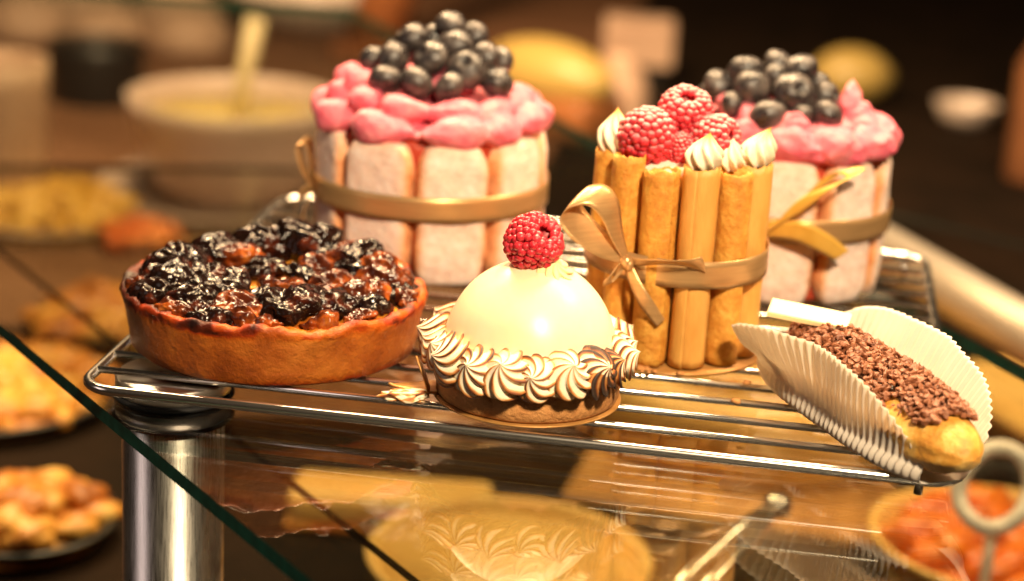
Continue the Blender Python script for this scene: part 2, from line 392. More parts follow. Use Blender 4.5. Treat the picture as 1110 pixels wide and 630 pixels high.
# ------------------------------------------------------------------ berries
def blueberry_mesh():
    vs = []
    for v in ICO[4][0]:
        p = v.copy(); a = math.atan2(p.y, p.x); r = math.hypot(p.x, p.y)
        if p.z > .6:                                                        # crown at the blossom end
            star = .36+.07*cos(5*a)
            if r < star-.06: p.z = .80-.10*(1-(r/star)**2)
            elif r < star+.13: p.z += .09*(1-abs(r-star-.03)/.11)
        p.z *= .9; p += v*.035*nz(v, 1.6, 4)
        vs.append(p)
    return vs, ICO[4][1]
BB = blueberry_mesh(); bb_mesh = None
def berries(lst, labels, c, a, group, seed):
    global bb_mesh
    ca, sa = cos(a), sin(a); rg = random.Random(seed)
    for (x, y, z, r), lab in zip(lst, labels):
        X = (c[0]+x*ca-y*sa, c[1]+x*sa+y*ca, z)
        if bb_mesh is None:
            o = mk('blueberry', BB, M['berry']); bb_mesh = o.data
        else:
            o = bpy.data.objects.new('blueberry', bb_mesh); col.objects.link(o)
        o.location = [q*S for q in X]; q_ = rg.uniform(.9, 1.0); o.scale = (r*1.22*(2-q_)/1.05, r*1.19, r*1.14*q_)
        o.rotation_euler = (rg.uniform(-.9, 1.5), rg.uniform(-.8, .8), rg.uniform(0, 6))
        tag(o, lab, 'blueberry', group)
BL = [(-2.10,-2.00,8.5,.64),(-.80,-2.40,8.45,.68),(.65,-2.50,8.4,.60),(2.74,-1.80,8.55,.65),(-1.87,-1.10,9.22,.69),(1.39,-1.80,9.06,.77),(-.21,-1.30,9.38,.69),(2.19,-1.00,9.48,.61),(2.84,-.10,9.18,.58),
      (-1.06,-.20,10.0,.65),(.91,-.70,9.90,.69),(.63,.10,10.65,.62),(1.68,.20,10.19,.58),(-.05,.60,9.94,.58),(-2.74,-.30,8.98,.55),(-1.6,1.0,9.2,.65),(1.4,1.3,9.4,.66),(0,1.8,9.0,.66),(2.5,1.0,8.8,.62),(-2.1,1.7,8.4,.62),(1.1,2.5,8.3,.64)]
h1 = 'the heap behind the burnt tart'
LL = ['blueberry at the left end of the front row of '+h1, 'blueberry in the front row of '+h1+', second from left', 'small blueberry in the front row of '+h1+', third along',
      'greyish blueberry ending the front row at the right of '+h1, 'large oval blueberry in second layer, left side of '+h1, 'largest blueberry, right of centre in second layer of '+h1,
      'blueberry in the very middle of '+h1, 'shiny blueberry on the right slope of '+h1, 'blueberry at the far right edge of '+h1+'',
      'blueberry on the upper left shoulder of '+h1, 'blueberry directly under the topmost one of '+h1, 'topmost blueberry, crowning '+h1,
      'upright blueberry just right of the topmost in '+h1, 'dark blueberry half hidden left of the topmost in '+h1, 'blueberry peeping out at the far left of '+h1]+['blueberry hidden at the back of '+h1]*6
LAc, LAa = (9.0, 20.4), .184
berries(BL, LL, LAc, LAa, 'blueberries on the cake behind the tart', 3)
BR = [(-.96,-3.0,8.05,.74),(1.51,-2.4,8.25,.64),(-2.57,-2.3,8.35,.48),(.04,-2.2,9.05,.76),(-1.81,-1.7,8.96,.73),(-2.18,-.6,9.5,.69),(-3.26,-.8,8.85,.61),(-3.7,-.2,8.3,.5),(-.81,-.1,9.9,.57),(-.83,-1.0,9.45,.53),
      (.18,-.7,9.81,.69),(1.0,-.3,9.22,.49),(1.41,-1.1,8.84,.57),(.41,-2.75,8.2,.5),(-1.8,.9,9.0,.62),(-.2,.9,9.2,.64),(.9,.8,8.7,.6),(-1.0,2.0,8.3,.62),(.5,1.9,8.2,.62)]
h2 = 'the heap behind the eclair'
RL = ['large blueberry hanging lowest at the front of '+h2, 'blueberry at the right front corner of '+h2+', against pink cream', 'small blueberry low on the left front of '+h2,
      'large oval blueberry at the centre of '+h2, 'oval blueberry left of the centre one in '+h2, 'high blueberry on the left shoulder of '+h2, 'blueberry on the left slope of '+h2,
      'blueberry at the far left end of '+h2, 'topmost blueberry, left of the two highest in '+h2, 'small blueberry wedged beneath the topmost two of '+h2,
      'blueberry with open crown at the top right of '+h2, 'small blueberry on the right edge of '+h2, 'blueberry right of the centre, above the corner one in '+h2,
      'blueberry nearly sunk in pink cream at the front of '+h2]+['blueberry hidden at the back of '+h2]*5
RAc, RAa = (24.9, 22.2), -.003
berries(BR, RL, RAc, RAa, 'blueberries on the cake behind the eclair', 11)

def raspberry(label, pos, R, rot, m, group=None, squash=1.0):
    t = thing('raspberry', label, 'raspberry', pos, 0, group)
    t.rotation_euler = (-Vector(rot)).to_track_quat('Z', 'Y').to_euler()
    parts = []; rg = random.Random(int(pos[0]*100))
    rows = [(.10, 1.0, 3), (.34, .93, 8), (.56, .79, 12), (.74, .60, 16), (.86, .37, 18), (.93, .12, 20), (.94, -.14, 20), (.90, -.39, 19), (.80, -.60, 17), (.62, -.73, 13), (.45, -.72, 9)]
    for q, (r, z, n) in enumerate(rows):                                     # z up is the tip; the hollow is below
        for k in range(n):
            a = 2*PI*(k+.5*(q % 2))/n+rg.uniform(-.08, .08)
            rr = r*R*rg.uniform(.96, 1.03)
            s = R*rg.uniform(.16, .21)
            parts.append(ell((rr*cos(a)*squash, rr*sin(a), z*R*1.02), s, sub=2))
    mk('drupelets', merge(*parts), m, t)
    body = [(v.x*R*.95*squash, v.y*R*.95, v.z*R*.97) for v in ICO[3][0]]
    body = [(x, y, z if z > -R*.45 else -R*.5+(.9*R*.5-math.hypot(x, y))*1.3 if math.hypot(x, y) < .9*R*.5 else z) for x, y, z in body]
    mk('core', (body, ICO[3][1]), M['rasp_core'], t)
    return t

# ------------------------------------------------------------------ ladyfinger cakes
def sponge_finger(w, h, th, seed):
    """rounded slab, front at -y; edge attribute = how toasted the sides are"""
    nu, nv = 40, 30
    vs = []; ed = []
    def fn(u, v):
        a = u*2*PI
        c, s = cos(a), sin(a); e = .42
        x = w/2*math.copysign(abs(c)**e, c); y = th/2*math.copysign(abs(s)**(e*1.25), s)
        q = v*2-1; f = (1-abs(q)**7)**.33 if abs(q) < 1 else 0
        z = h/2+h/2*math.copysign(1-(1-abs(q))**1.15, q) if abs(q) > .9 else h/2+h/2*q
        f = max(f, 0.02)
        bul = 1+.05*turb((x, y, z), .9, seed)
        return (x*f*bul, y*f*(1+.10*turb((x, y+3, z), .8, seed+3)), z)
    vs, fs = grid(fn, 56, 44, cu=True)
    for v in vs:
        ex = max(0, (abs(v[0])-w*.30)/(w*.20)); ez = max(0, (v[2]-h*.88)/(h*.12))
        ed.append(min(1, .85*ex**1.5+.35*ez+.3*max(0, turb(v, .6, seed+1))))
    return vs, fs, ed

def charlotte(name, label, c, a, R, n, off, w, seed, H=6.0):
    t = thing(name, label, 'cake', (c[0], c[1], .02), a)
    mk('filling', lathe([(0, .1), (R-.75, .1), (R-.7, .3), (R-.65, H-.3), (R-.75, H), (0, H)], 64), M['jam'], t)
    for k in range(n):
        p = math.radians(off)+2*PI*k/n
        vs, fs, ed = sponge_finger(w*(1+.04*nz((k, seed, 0), .9)), H+.12*nz((k, seed, 3), .9), 1.15, seed*20+k)
        mk('sponge_finger', (vs, fs), M['finger'], t, loc=((R-.55)*sin(p), -(R-.55)*cos(p), 0), rot=(0, 0, p), attr={'edge': ed})
    return t

def band(R, z0, z1, seed=0, poly=0, n=160):
    def fn(u, v):
        a = u*2*PI; r = R+poly*cos(a*16)+.03*nz((cos(a)*3, sin(a)*3, v), 1, seed)
        q = (v-.5)*2
        return (r*sin(a), -r*cos(a), z0+(z1-z0)*v+.04*sin(a*2+seed))
    return grid(fn, n, 5, cu=True)

left = charlotte('ladyfinger_cake', 'round ladyfinger cake with pink cream petals and bronze ribbon, behind the burnt tart', LAc, LAa, 5.15, 9, -28, 3.12, 2, 6.3)
rb = mk('ribbon', band(5.37, 2.98, 4.08, 1), M['ribbon'], left, mods=[SOLID(.015)])
# small bow at the left side
mk('bow', merge(strip([(-5.2, -1.0, 3.2), (-5.7, -1.3, 4.2), (-5.9, -1.0, 5.2), (-5.5, -.7, 5.2), (-5.35, -.8, 4.2), (-5.25, -1.0, 3.3)], [(0, .9, 0), (.1, 1.0, .1), (.2, 1.1, .1), (.2, 1.1, .1), (.1, 1, 0), (0, .7, 0)]),
                strip([(-5.25, -1.0, 3.2), (-5.6, -1.4, 2.2), (-5.75, -1.5, 1.2), (-5.6, -1.5, .4)], [(0, .7, 0), (.1, .9, 0), (.1, .9, 0), (.1, .9, 0)]),
                strip([(-5.25, -.9, 3.2), (-5.9, -.4, 2.6), (-6.1, .2, 1.6)], [(0, .5, .4), (0, .8, .3), (0, .9, .2)])), M['ribbon'], rb, mods=[SOLID(.02)])
# pink cream: piped petals on the rim round a mound
bl = []
rg = random.Random(5)
bl.append(ell((0, 0, 6.1), (4.6, 4.6, .6), sub=4)); bl.append(ell((.3, -.1, 6.7), (3.3, 3.3, .6), sub=4)); bl.append(ell((.3, .1, 7.7), (1.7, 1.7, .9), sub=3))
def petal(p, rr, a, L, w, h, z, yaw=0):
    R = Matrix.Rotation(p+yaw, 3, 'Z')
    c = Vector((rr*sin(p), -rr*cos(p), z))
    out = []
    for v in ICO[3][0]:
        q = Vector((v.x*L*(1 if v.x < 0 else 1), v.y*w*(1-.35*v.x), v.z*h*(1-.45*v.x)))
        q += v*(.13*nz(v, 1.5, rr+p)+.05*nz(v, 4.5, rr-p))
        out.append(c+R @ q)
    return out, ICO[3][1]
for d, z, yaw, L in ((-88, 6.45, 1.2, 1.15), (-62, 6.35, 1.25, 1.35), (-28, 6.3, .1, 1.5), (12, 6.3, 3.3, 1.55), (39, 6.3, 3.4, 1.25), (66, 6.45, 3.2, 1.2), (93, 6.4, .2, 1.3), (120, 6.4, .3, 1.3), (148, 6.4, .3, 1.3), (176, 6.4, .2, 1.3), (204, 6.4, .2, 1.3), (232, 6.4, .2, 1.3), (256, 6.4, .2, 1.2)):
    bl.append(petal(math.radians(d), 4.55, 0, L, .85, .74, z, yaw))
for d, z, yaw, L, rr in ((-75, 7.15, .9, 1.0, 4.0), (-52, 7.2, 1.9, 1.1, 3.6), (-18, 7.05, .3, 1.2, 3.7), (14, 7.0, 3.0, 1.4, 3.7), (46, 7.0, 3.3, 1.3, 3.7), (72, 7.1, 3.1, 1.1, 3.9), (100, 7.1, .2, 1.2, 3.8), (135, 7.1, .2, 1.2, 3.7), (170, 7.1, .2, 1.2, 3.7), (205, 7.1, .2, 1.2, 3.7), (240, 7.1, .2, 1.2, 3.7), (262, 7.6, .9, 1.0, 3.7), (-68, 7.75, .6, .95, 3.3)):
    bl.append(petal(math.radians(d), rr, 0, L, .75, .62, z, yaw))
bl = [([Vector(v)*.98+Vector((0, 0, .55)) for v in b[0]], b[1]) for b in bl]
mk('cream_topping', merge(*bl), M['pink'], left, mods=remesh(.062, 1))

right = charlotte('ladyfinger_cake', 'ladyfinger cake with smeared pink cream and yellow ribbon bow, behind the eclair', RAc, RAa, 4.6, 9, 43, 2.74, 5, 6.4)
rb = mk('ribbon', band(4.83, 3.0, 4.05, 2), M['ribbon'], right, mods=[SOLID(.03)])
kx = Vector((-1.35, -4.75, 3.3))
mk('bow', merge(strip([kx, (-.6, -5.1, 3.5), (.2, -5.5, 4.2), (1.4, -5.5, 5.5), (2.9, -5.0, 6.35), (2.2, -4.75, 6.3), (1.1, -4.8, 5.2), (0, -4.85, 3.95), kx],
                      [(0, -.1, .4), (.5, -.2, .75), (1.1, -.1, .8), (1.3, 0, .6), (.8, .35, .4), (.8, .1, .3), (.7, .1, .5), (.3, 0, .5), (0, -.1, .4)], 12),
                strip([kx, (-.4, -5.1, 3.55), (.7, -5.4, 3.75), (1.8, -5.3, 3.35), (2.75, -5.0, 2.75)], [(0, 0, .35), (.1, -.1, .6), (.25, -.1, .9), (.5, 0, .75), (.55, .1, .45)], 12),
              ell(kx+Vector((0, -.15, 0)), (.3, .25, .34))), M['ribbon_yellow'], rb, mods=[SOLID(.02)])
bl = [ell((0, 0, 6.2), (4.3, 4.3, .85), sub=4), ell((-.6, -.3, 7.0), (3.2, 3.2, .75), sub=4), ell((-.8, -.3, 7.7), (1.9, 1.9, .8), sub=3)]
for d, rr, z, yaw, L, w, h in ((-2, 3.7, 6.55, 0, 1.5, .9, .7), (-35, 3.8, 6.6, .2, 1.4, .9, .7), (32, 3.6, 6.6, .2, 1.6, .9, .75), (60, 3.6, 6.6, .3, 1.5, .9, .75), (90, 3.5, 6.6, .1, 1.5, .9, .8), (120, 3.6, 6.5, 0, 1.5, .9, .7),
        (155, 3.6, 6.5, 0, 1.5, .9, .7), (190, 3.6, 6.5, 0, 1.5, .9, .7), (225, 3.6, 6.5, 0, 1.5, .9, .7), (260, 3.6, 6.5, 0, 1.5, .9, .7), (292, 3.7, 6.5, 0, 1.5, .9, .7)):
    bl.append(petal(math.radians(d), rr, 0, L, w, h, z, yaw))
for x, y, z, r in ((2.3, -.8, 7.3, (.7, .9, .8)), (2.0, -.5, 8.0, (.45, .8, .6)), (2.6, -1.2, 7.1, (.8, .8, .6)), (1.95, -.2, 8.35, (.25, .45, .4)), (-.35, -3.4, 7.2, (.65, .5, .65)), (-.3, -3.5, 7.6, (.35, .3, .4)), (-2.3, -2.6, 7.4, (.6, .6, .6)), (-3.0, -1.6, 7.5, (.7, .7, .6)), (1.4, -2.9, 6.9, (.9, .6, .6)),
                   (3.2, -1.2, 6.6, (.7, .8, .5)), (3.5, -.6, 6.3, (.55, .5, .5))):
    bl.append(ell((x, y, z), r, sub=3))
bl = [([Vector(v)+Vector((nz(v, 1.1, 2), nz(v, 1.1, 3), nz(v, 1.1, 4)))*.28+Vector((nz(v, 2.8, 5), nz(v, 2.8, 6), nz(v, 2.8, 7)))*.13+Vector((nz(v, 6, 8), nz(v, 6, 9), nz(v, 6, 10)))*.05 for v in b[0]], b[1]) for b in bl]
bl = [([Vector(v)+Vector((.5, 0, .5)) for v in b[0]], b[1]) for b in bl]
mk('cream_topping', merge(*bl), M['pink'], right, mods=remesh(.062, 1))

# ------------------------------------------------------------------ piped shapes
def piped(L, R, nr, twist, seed, depth=.24, toastk=1.0, tip=.15, n=70, m=34):
    """star-nozzle swirl along +z with ridges; returns verts, faces, toast"""
    vs = []; to = []
    def fn(u, v):
        a = u*2*PI
        r = R*(math.sin(PI*min(1, .22+v*.78))**.8*(1-v**3.0)+tip*(1-v)*v) if v < 1 else 0
        rid = cos(nr*(a+twist*v))
        d = depth*(.5+.5*(1-v))
        rr = r*(1-d+d*rid)*(1+.06*nz((cos(a), sin(a), v*3), 1.5, seed))
        return (rr*cos(a), rr*sin(a), L*v)
    vs, fs = grid(fn, n, m, cu=True)
    i = 0
    for iu in range(n):
        for iv in range(m):
            a = iu/n*2*PI; v = iv/(m-1)
            rid = .5+.5*cos(nr*(a+twist*v))
            to.append(max(0, min(1, toastk*(rid**2.2)*(.78+.5*nz(vs[i], 1.4, seed)))))
            i += 1
    return vs, fs, to

# ------------------------------------------------------------------ domed cake
DA = .126
dome = thing('dome_cake', 'small ivory glazed dome cake ringed with torched meringue on a biscuit base', 'cake', (16.13, 3.72, .03), DA)
mk('cake_board', merge(lathe([(0, 0), (3.5, 0), (3.54, .04), (3.5, .08), (0, .08)], 64)), M['gold_board'], dome)
def tab(u, v):
    q = u
    return (-3.0-2.1*q, -.2-.5*q+(v-.5)*(1.3-.5*q*q), .14+.35*q*q*(1-v)+.05*nz((u*3, v*3, 0), 1, 2))
mk('board_tab', grid(tab, 16, 8), M['gold_board'], dome, mods=[SOLID(.07)])
def flap(u, v):
    w_ = 1.15*(1-u**3*.75)
    return (-3.62-.30*u-.2*u*u+.05*nz((u, v*2, 3), 1, 2), -.75+(v-.5)*w_*.8, .1+1.35*u)
mk('board_flap', grid(flap, 14, 10), M['gold_board'], dome, mods=[SOLID(.06)])
def bw(t, k, r, z): return (.05*nz((cos(t)*4, sin(t)*4, z), 1.2, 1) if r > 1 else 0), 0
mk('biscuit_base', lathe([(0, .1), (3.3, .1), (3.42, .2), (3.46, .6), (3.42, 1.1), (3.3, 1.35), (0, 1.35)], 90, bw), M['biscuit'], dome)
pr = []
for k in range(41):
    a = PI/2*k/40
    pr.append((3.27*cos(a)**.96 if k < 40 else 0, 1.3+.25+3.6*sin(a)**1.02))
pr = [(3.27, 1.3)]+pr
mk('glazed_dome', lathe(pr, 96, lambda t, k, r, z: (.035*nz((r*cos(t), r*sin(t), z), .45, 3), .03*nz((r*cos(t), r*sin(t), z), .5, 5)) if 0 < r else (0, .03*nz((0, 0, z), .5, 5))), M['glaze'], dome)
n = 20
for k in range(n):
    p = 2*PI*k/n+.1
    sp = rnd.uniform(-1, 1)
    vs, fs, to = piped(1.18+.2*sp, .95+.10*sp, 9, rnd.choice((2.3, 2.0, 2.7)), k*3, .20, .98+.34*rnd.random(), n=120, m=46)
    pw = math.degrees(p) % 360
    if 25 < pw < 62: to = [min(1, q*1.35+(.5 if nz(vs[i], 1.0, k) > -.05 else .1)) for i, q in enumerate(to)]
    R = Matrix.Rotation(p, 3, 'Z') @ Matrix.Rotation(rnd.uniform(-.35, .35), 3, 'Z') @ Matrix.Rotation(math.radians(60+14*rnd.uniform(-1, 1)), 3, 'X') @ Matrix.Rotation(rnd.uniform(0, 3), 3, 'Z')
    mk('meringue_rosette', (vs, fs), M['meringue'], dome, loc=(3.18*sin(p), -3.18*cos(p), 1.74+.12*rnd.uniform(-1, 1)), rot=R.to_euler(), attr={'toast': to})
# a cord of plain meringue closing the gap against the dome
mk('meringue_ring', grid(lambda u, v: ((3.25+.28*cos(v*2*PI))*cos(u*2*PI), (3.25+.28*cos(v*2*PI))*sin(u*2*PI), 1.9+.3*sin(v*2*PI)+.06*sin(u*2*PI*19)), 120, 12, True, True), M['cream'], dome)
vs, fs, to = piped(.75, .88, 9, 2.2, 5, .22, .25)
R = Matrix.Rotation(.75, 3, 'Y')
mk('cream_swirl', (vs, fs), M['yellow_cream'], dome, loc=(.62, -.3, 4.72), rot=(0.35, .30, 0))
rx, ry = 16.13-.10*cos(DA)+.1*sin(DA), 3.72-.10*sin(DA)-.1*cos(DA)
raspberry('plain red raspberry lying with open hollow on top of the ivory dome cake', (rx, ry, 5.95), .98, (.62, -.42, .66), M['rasp'])

# ------------------------------------------------------------------ tuile cup
CA = .051; CC = (20.87, 11.26)
cup = thing('tuile_cake', 'upright cake walled with golden rolled wafers, gold ribbon bow, raspberries on top', 'cake', (CC[0], CC[1], .02), CA)
mk('cake_board', lathe([(0, 0), (3.85, 0), (3.88, .05), (3.85, .1), (0, .1)], 64), M['gold_board'], cup)
mk('cream_filling', lathe([(0, .1), (2.4, .1), (2.45, 7.4), (2.3, 7.8), (1.5, 8.0), (0, 8.1)], 48, lambda t, k, r, z: (.1*nz((cos(t)*3, sin(t)*3, z), 1, 2), .12*nz((r*cos(t), r*sin(t), 1), .9, 4)*(k >= 2))), M['cream'], cup)
def tuile(r0, h, seed, open_=True, slant=0):
    """rolled wafer: a spiral sheet 1.35 turns round"""
    def fn(u, v):
        a = -.35*2*PI+u*1.35*2*PI
        r = r0*(.80+.20*u)+.025*nz((a, v*6, 0), .8, seed)+.02*nz((cos(a)*2, sin(a)*2, v*9), 1.3, seed)
        z = .1+(h-.1)*v
        if v > .9: z += .16*nz((cos(a)*2, sin(a)*2, seed), 1.2, seed)+.08*nz((cos(a)*7, sin(a)*7, seed), 1.2, seed)+slant*cos(a)
        return (r*cos(a), r*sin(a)*.96, z+.0)
    return grid(fn, 64, 26)
spec = {  # degrees from the front : radius, height, smooth?, meringue
    -75: (.68, 8.0, 0, 2), -45: (.68, 8.15, 0, 0), -15: (.76, 7.8, 0, 0), 15: (.76, 8.05, 1, 1), 44: (.68, 7.8, 0, 0), 74: (.70, 7.9, 1, 3)}
angs = sorted(spec)+[104, 134, 164, 194, 224, 255]
for k, d in enumerate(angs):
    r0, h, sm, ki = spec.get(d, (.69, 7.6+.25*nz((k, 0, 0), .7), k % 2, 0))
    p = math.radians(d)
    x, y = 2.93*sin(p), -2.93*cos(p)
    rot = Matrix.Rotation(p+(k*1.7), 3, 'Z')
    tu = mk('rolled_wafer', tuile(r0, h, k*5, slant=.12 if d == -15 else 0), M['tuile_smooth' if sm else 'tuile'], cup, loc=(x, y, .1), rot=(0, 0, p+(-.6 if d in (-45, -15) else 1.2+k)), mods=[SOLID(.06)])
    if ki:
        L, Rr = {1: (1.5, .78), 2: (1.75, .78), 3: (1.6, .80)}[ki]
        vs, fs, to = piped(L, Rr, 8, 1.5, 40+ki, .20, .12, tip=.1)
        lean = (.18*ki, -.12, 0) if ki != 2 else (.0, .25, 0)
        to = [min(1, q+max(0, (v[2]/L-.62)*2.2)) for q, v in zip(to, vs)]
        vs = [(v[0]+lean[0]*(v[2]/L)**2, v[1]+lean[1]*(v[2]/L)**2, v[2]) for v in vs]
        mk('meringue_kiss', (vs, fs), M['kiss'], cup, loc=(x*.97, y*.97, h+.02), attr={'toast': to})
vs, fs, to = piped(1.3, .66, 8, 1.4, 50, .2, .12)
mk('meringue_kiss', (vs, fs), M['kiss'], cup, loc=(1.7, -1.5, 7.9), rot=(.2, .1, 0), attr={'toast': to})
rb = mk('ribbon', band(3.66, 3.5, 4.6, 3), M['ribbon'], cup, mods=[SOLID(.03)])
K = Vector((-1.95, -4.15, 4.45))
bow = merge(
    strip([K, (-2.75, -4.45, 5.0), (-3.65, -4.6, 5.65), (-4.2, -4.55, 6.3), (-4.0, -4.45, 6.85), (-3.3, -4.4, 7.0), (-2.75, -4.35, 6.5), (-2.4, -4.3, 5.5), K],
          [(.15, .1, .25), (.45, .75, .6), (.65, .95, .65), (.7, 1.0, .6), (.65, 1.0, .7), (.7, .9, .6), (.65, .8, .4), (.4, .5, .25), (.15, .1, .2)], 14, 7, .04),
    strip([K, (-1.3, -4.5, 4.55), (-.4, -4.85, 4.72), (.5, -4.75, 4.7), (1.0, -4.3, 4.55), (.5, -4.2, 4.35), (-.5, -4.25, 4.3), (-1.3, -4.2, 4.35), K],
          [(0, 0, .3), (.05, -.25, .35), (0, -.6, .35), (-.2, -.6, .5), (-.2, -.3, .8), (0, -.2, .5), (0, -.2, .45), (0, 0, .4), (0, 0, .3)], 12, 7, .05),
    strip([K, (-1.6, -4.45, 3.75), (-1.1, -4.6, 3.0), (-.45, -4.45, 2.15)], [(.3, 0, .1), (.42, -.15, .2), (.48, -.05, .28), (.3, .1, .3)], 12, 5, .05),
    strip([K, (-2.3, -4.6, 4.25), (-2.6, -4.75, 3.85), (-2.55, -4.6, 3.6), (-2.2, -4.4, 4.0), K], [(.2, 0, .2), (.2, .1, .35), (.3, .1, .2), (.3, 0, .2), (.25, 0, .2), (.2, 0, .2)], 8, 5, .05),
    ell(K+Vector((0, -.22, 0)), (.24, .22, .27), sub=3), ell(K+Vector((.12, -.25, -.1)), (.16, .18, .24), sub=3))
bow = ([Vector(v)+Vector((.08, .72, -.08)) for v in bow[0]], bow[1])
mk('bow', bow, M['ribbon'], rb, mods=[SOLID(.02)])
def cupw(x, y, z):
    return (CC[0]+x*cos(CA)-y*sin(CA), CC[1]+x*sin(CA)+y*cos(CA), z)
rg_ = 'sugar dusted raspberries on the wafer cake'
raspberry('big sugar dusted raspberry at the left front of the wafer-walled cake', cupw(-1.5, -1.15, 8.8), 1.08, (-.1, .6, -.75), M['rasp_sugar'], rg_)
raspberry('highest sugar dusted raspberry, hollow side up, on the wafer-walled cake', cupw(-.12, -.1, 9.6), 1.0, (.12, -.42, .9), M['rasp_sugar'], rg_)
raspberry('sugar dusted raspberry tilted beside the pointed meringue tip, right of the wafer-walled cake', cupw(1.13, -.95, 8.8), .95, (.85, -.35, .35), M['rasp_sugar'], rg_)
raspberry('half hidden raspberry low between the other three on the wafer-walled cake', cupw(-.15, -1.15, 8.4), .62, (.1, .5, -.8), M['rasp_sugar'], rg_)

# ------------------------------------------------------------------ eclair in its paper case
EA = math.radians(-60); EC = (28.55, 3.95)
ecl = thing('eclair', 'choux eclair topped with brown chocolate flakes, lying in the white pleated paper', 'eclair', (EC[0]+.36, EC[1]-.62, .10), EA)
EL = 6.1
def echo(u, v):
    a = v*2*PI; x = -EL+2*EL*u
    q = abs(x)/EL; r = (1-q**3.2)**.5 if q < 1 else 0
    w = 1.55*r; h = 1.38*r
    c, s = cos(a), sin(a)
    wr = 1+.05*turb((x*.6, c*2, s*2), .8, 5)+.025*sin(9*a+nz((x, c, s), .5)*3)*(1 if s < .4 else .3)
    return (x, w*c*wr, 1.38+h*(s if s > 0 else s*.95)*wr)
mk('choux_body', grid(echo, 80, 48, cv=True), M['choux'], ecl)
def topz(x, y):
    q = min(.999, abs(x)/EL); r = (1-q**3.2)**.5; w = 1.55*r
    return 1.38+1.38*r*math.sqrt(max(0, 1-(y/max(w, .01))**2))
def glz(u, v):
    x = -EL+.35+(2*EL-1.75)*u; e = math.sin(PI*min(1, max(0, u)))**.25 if 0 < u < 1 else 0
    yy = (v-.5)*2*1.12*e
    return (x, yy, topz(x, yy)+.10*(1-(2*v-1)**4)+.02)
mk('chocolate_glaze', grid(glz, 40, 16), M['dark_choc'], ecl, mods=[SOLID(.06)])
fl = []
rg = random.Random(21)
for k in range(1500):
    x = rg.uniform(-EL+.6, EL-1.2); e = (1-abs((x+.45)/(EL-.6))**4)
    if e <= 0: continue
    e = e**.3
    y = rg.uniform(-1, 1)*1.40*e
    z = topz(x, y)+.14+.30*rg.random()*max(0.15, 1-(y/1.5)**2)
    s = rg.uniform(.10, .23)
    R = Matrix.Rotation(rg.uniform(0, 6), 3, 'Z') @ Matrix.Rotation(rg.gauss(0, .6), 3, 'X') @ Matrix.Rotation(rg.gauss(0, .6), 3, 'Y')
    vf = ([R @ Vector((v.x*s*(1+.4*nz(v, 1, k)), v.y*s*.75*(1+.4*nz(v, 1, k+9)), v.z*s*.38))+Vector((x, y, z)) for v in ICO[1][0]], ICO[1][1])
    fl.append(vf)
tag(mk('chocolate_flakes', merge(*fl), M['choc'], ecl, smooth=False), None, None, kind='stuff')
# ivory chocolate slab on the far end
mk('white_chocolate_bar', xf(box(-1.55, 1.55, -.5, .5, -.12, .12), Matrix.Identity(4)), M['white_choc'], ecl, loc=(-4.35, -.5, 3.12), rot=(.30, .06, .90), smooth=False, mods=[bev(.05)])

# paper case: a pleated sheet pressed into a trough
case = thing('paper_case', 'white pleated paper case spread open around the chocolate eclair', 'paper case', (EC[0], EC[1], .02), EA)
def sheet(u, v):
    s = u*2-1; q = v*2-1                       # along, across
    side = -1 if q < 0 else 1
    e = (1-abs(s)**(3.6 if q > 0 or s > 0 else 4.4))**.5 if abs(s) < 1 else 0
    lim = 1.6*(1-abs(s)**4*.5)
    wall = (3.3 if side < 0 else 3.7)*(.08+.92*e)
    if side < 0: wall *= 1-.36*max(0, s)**2
    else: wall *= 1-.35*max(0, s)
    tot = lim+wall; a = abs(q)*tot
    if a < lim:
        y = a; z = .04; wl = 0
    else:
        t = a-lim; wl = t/3.0
        ang = math.radians(30+60*min(1, t/.7)) if side < 0 else math.radians(35+37*min(1, t/1.0))
        flare = math.radians(9+(24*max(0, min(1, (-s-.05)/.7)) if side < 0 else 0))*min(1, wl*1.6)
        y = lim+t*cos(ang-flare); z = .04+t*sin(ang-flare)
    x = (s*5.25 if s > 0 else s*6.1)*(1+.15*wl)
    ph = s*5.8*(2*PI/.34)
    amp = .06*min(1, max(0, (a-lim*.6))/.9)
    y += amp*sin(ph); z += amp*.35*sin(ph)*(a < lim*1.3)
    z += .05*turb((x, side*y, 0), .5, 3)*min(1, wl*2)
    y += .22*turb((x, side*2, z), .22, 8)*min(1, wl*2)
    return (x, side*y, z)
mk('pleated_sheet', grid(sheet, 420, 70), M['paper'], case, mods=[SOLID(.012)])

# crumbs on the rack
rg = random.Random(31)
CR = [(23.9, 5.2, .16), (24.2, 7.1, .13)]+[(20.2+rg.gauss(0, .45), 7.45+rg.gauss(0, .22), rg.uniform(.06, .13)) for k in range(22)]
for k, (x, y, s_) in enumerate(CR):
    o = mk('pastry_crumb', ([Vector((v.x*s_*1.3, v.y*s_, v.z*s_*.7))*(1+.45*nz(v, 1.4, k)) for v in ICO[2][0]], ICO[2][1]), M['biscuit'], loc=(x, y, .08 if y < 7 else .17))
    tag(o, 'tiny brown pastry crumb lying beside the wafer-walled cake', 'crumb', 'crumbs beside the wafer cake')
o = mk('meringue_flake', ([Vector((v.x*.85, v.y*.42, v.z*.2))*(1+.5*turb(v, 1.6, 4)) for v in ICO[4][0]], ICO[4][1]), M['meringue'], loc=(11.9, 1.75, .2), rot=(0, 0, .2),
       attr={'toast': [max(0, min(1, .45+.9*nz(v, 2.5, 3))) for v in ICO[4][0]]})
tag(o, 'broken flake of toasted meringue on the wires between tart and dome cake', 'flake')

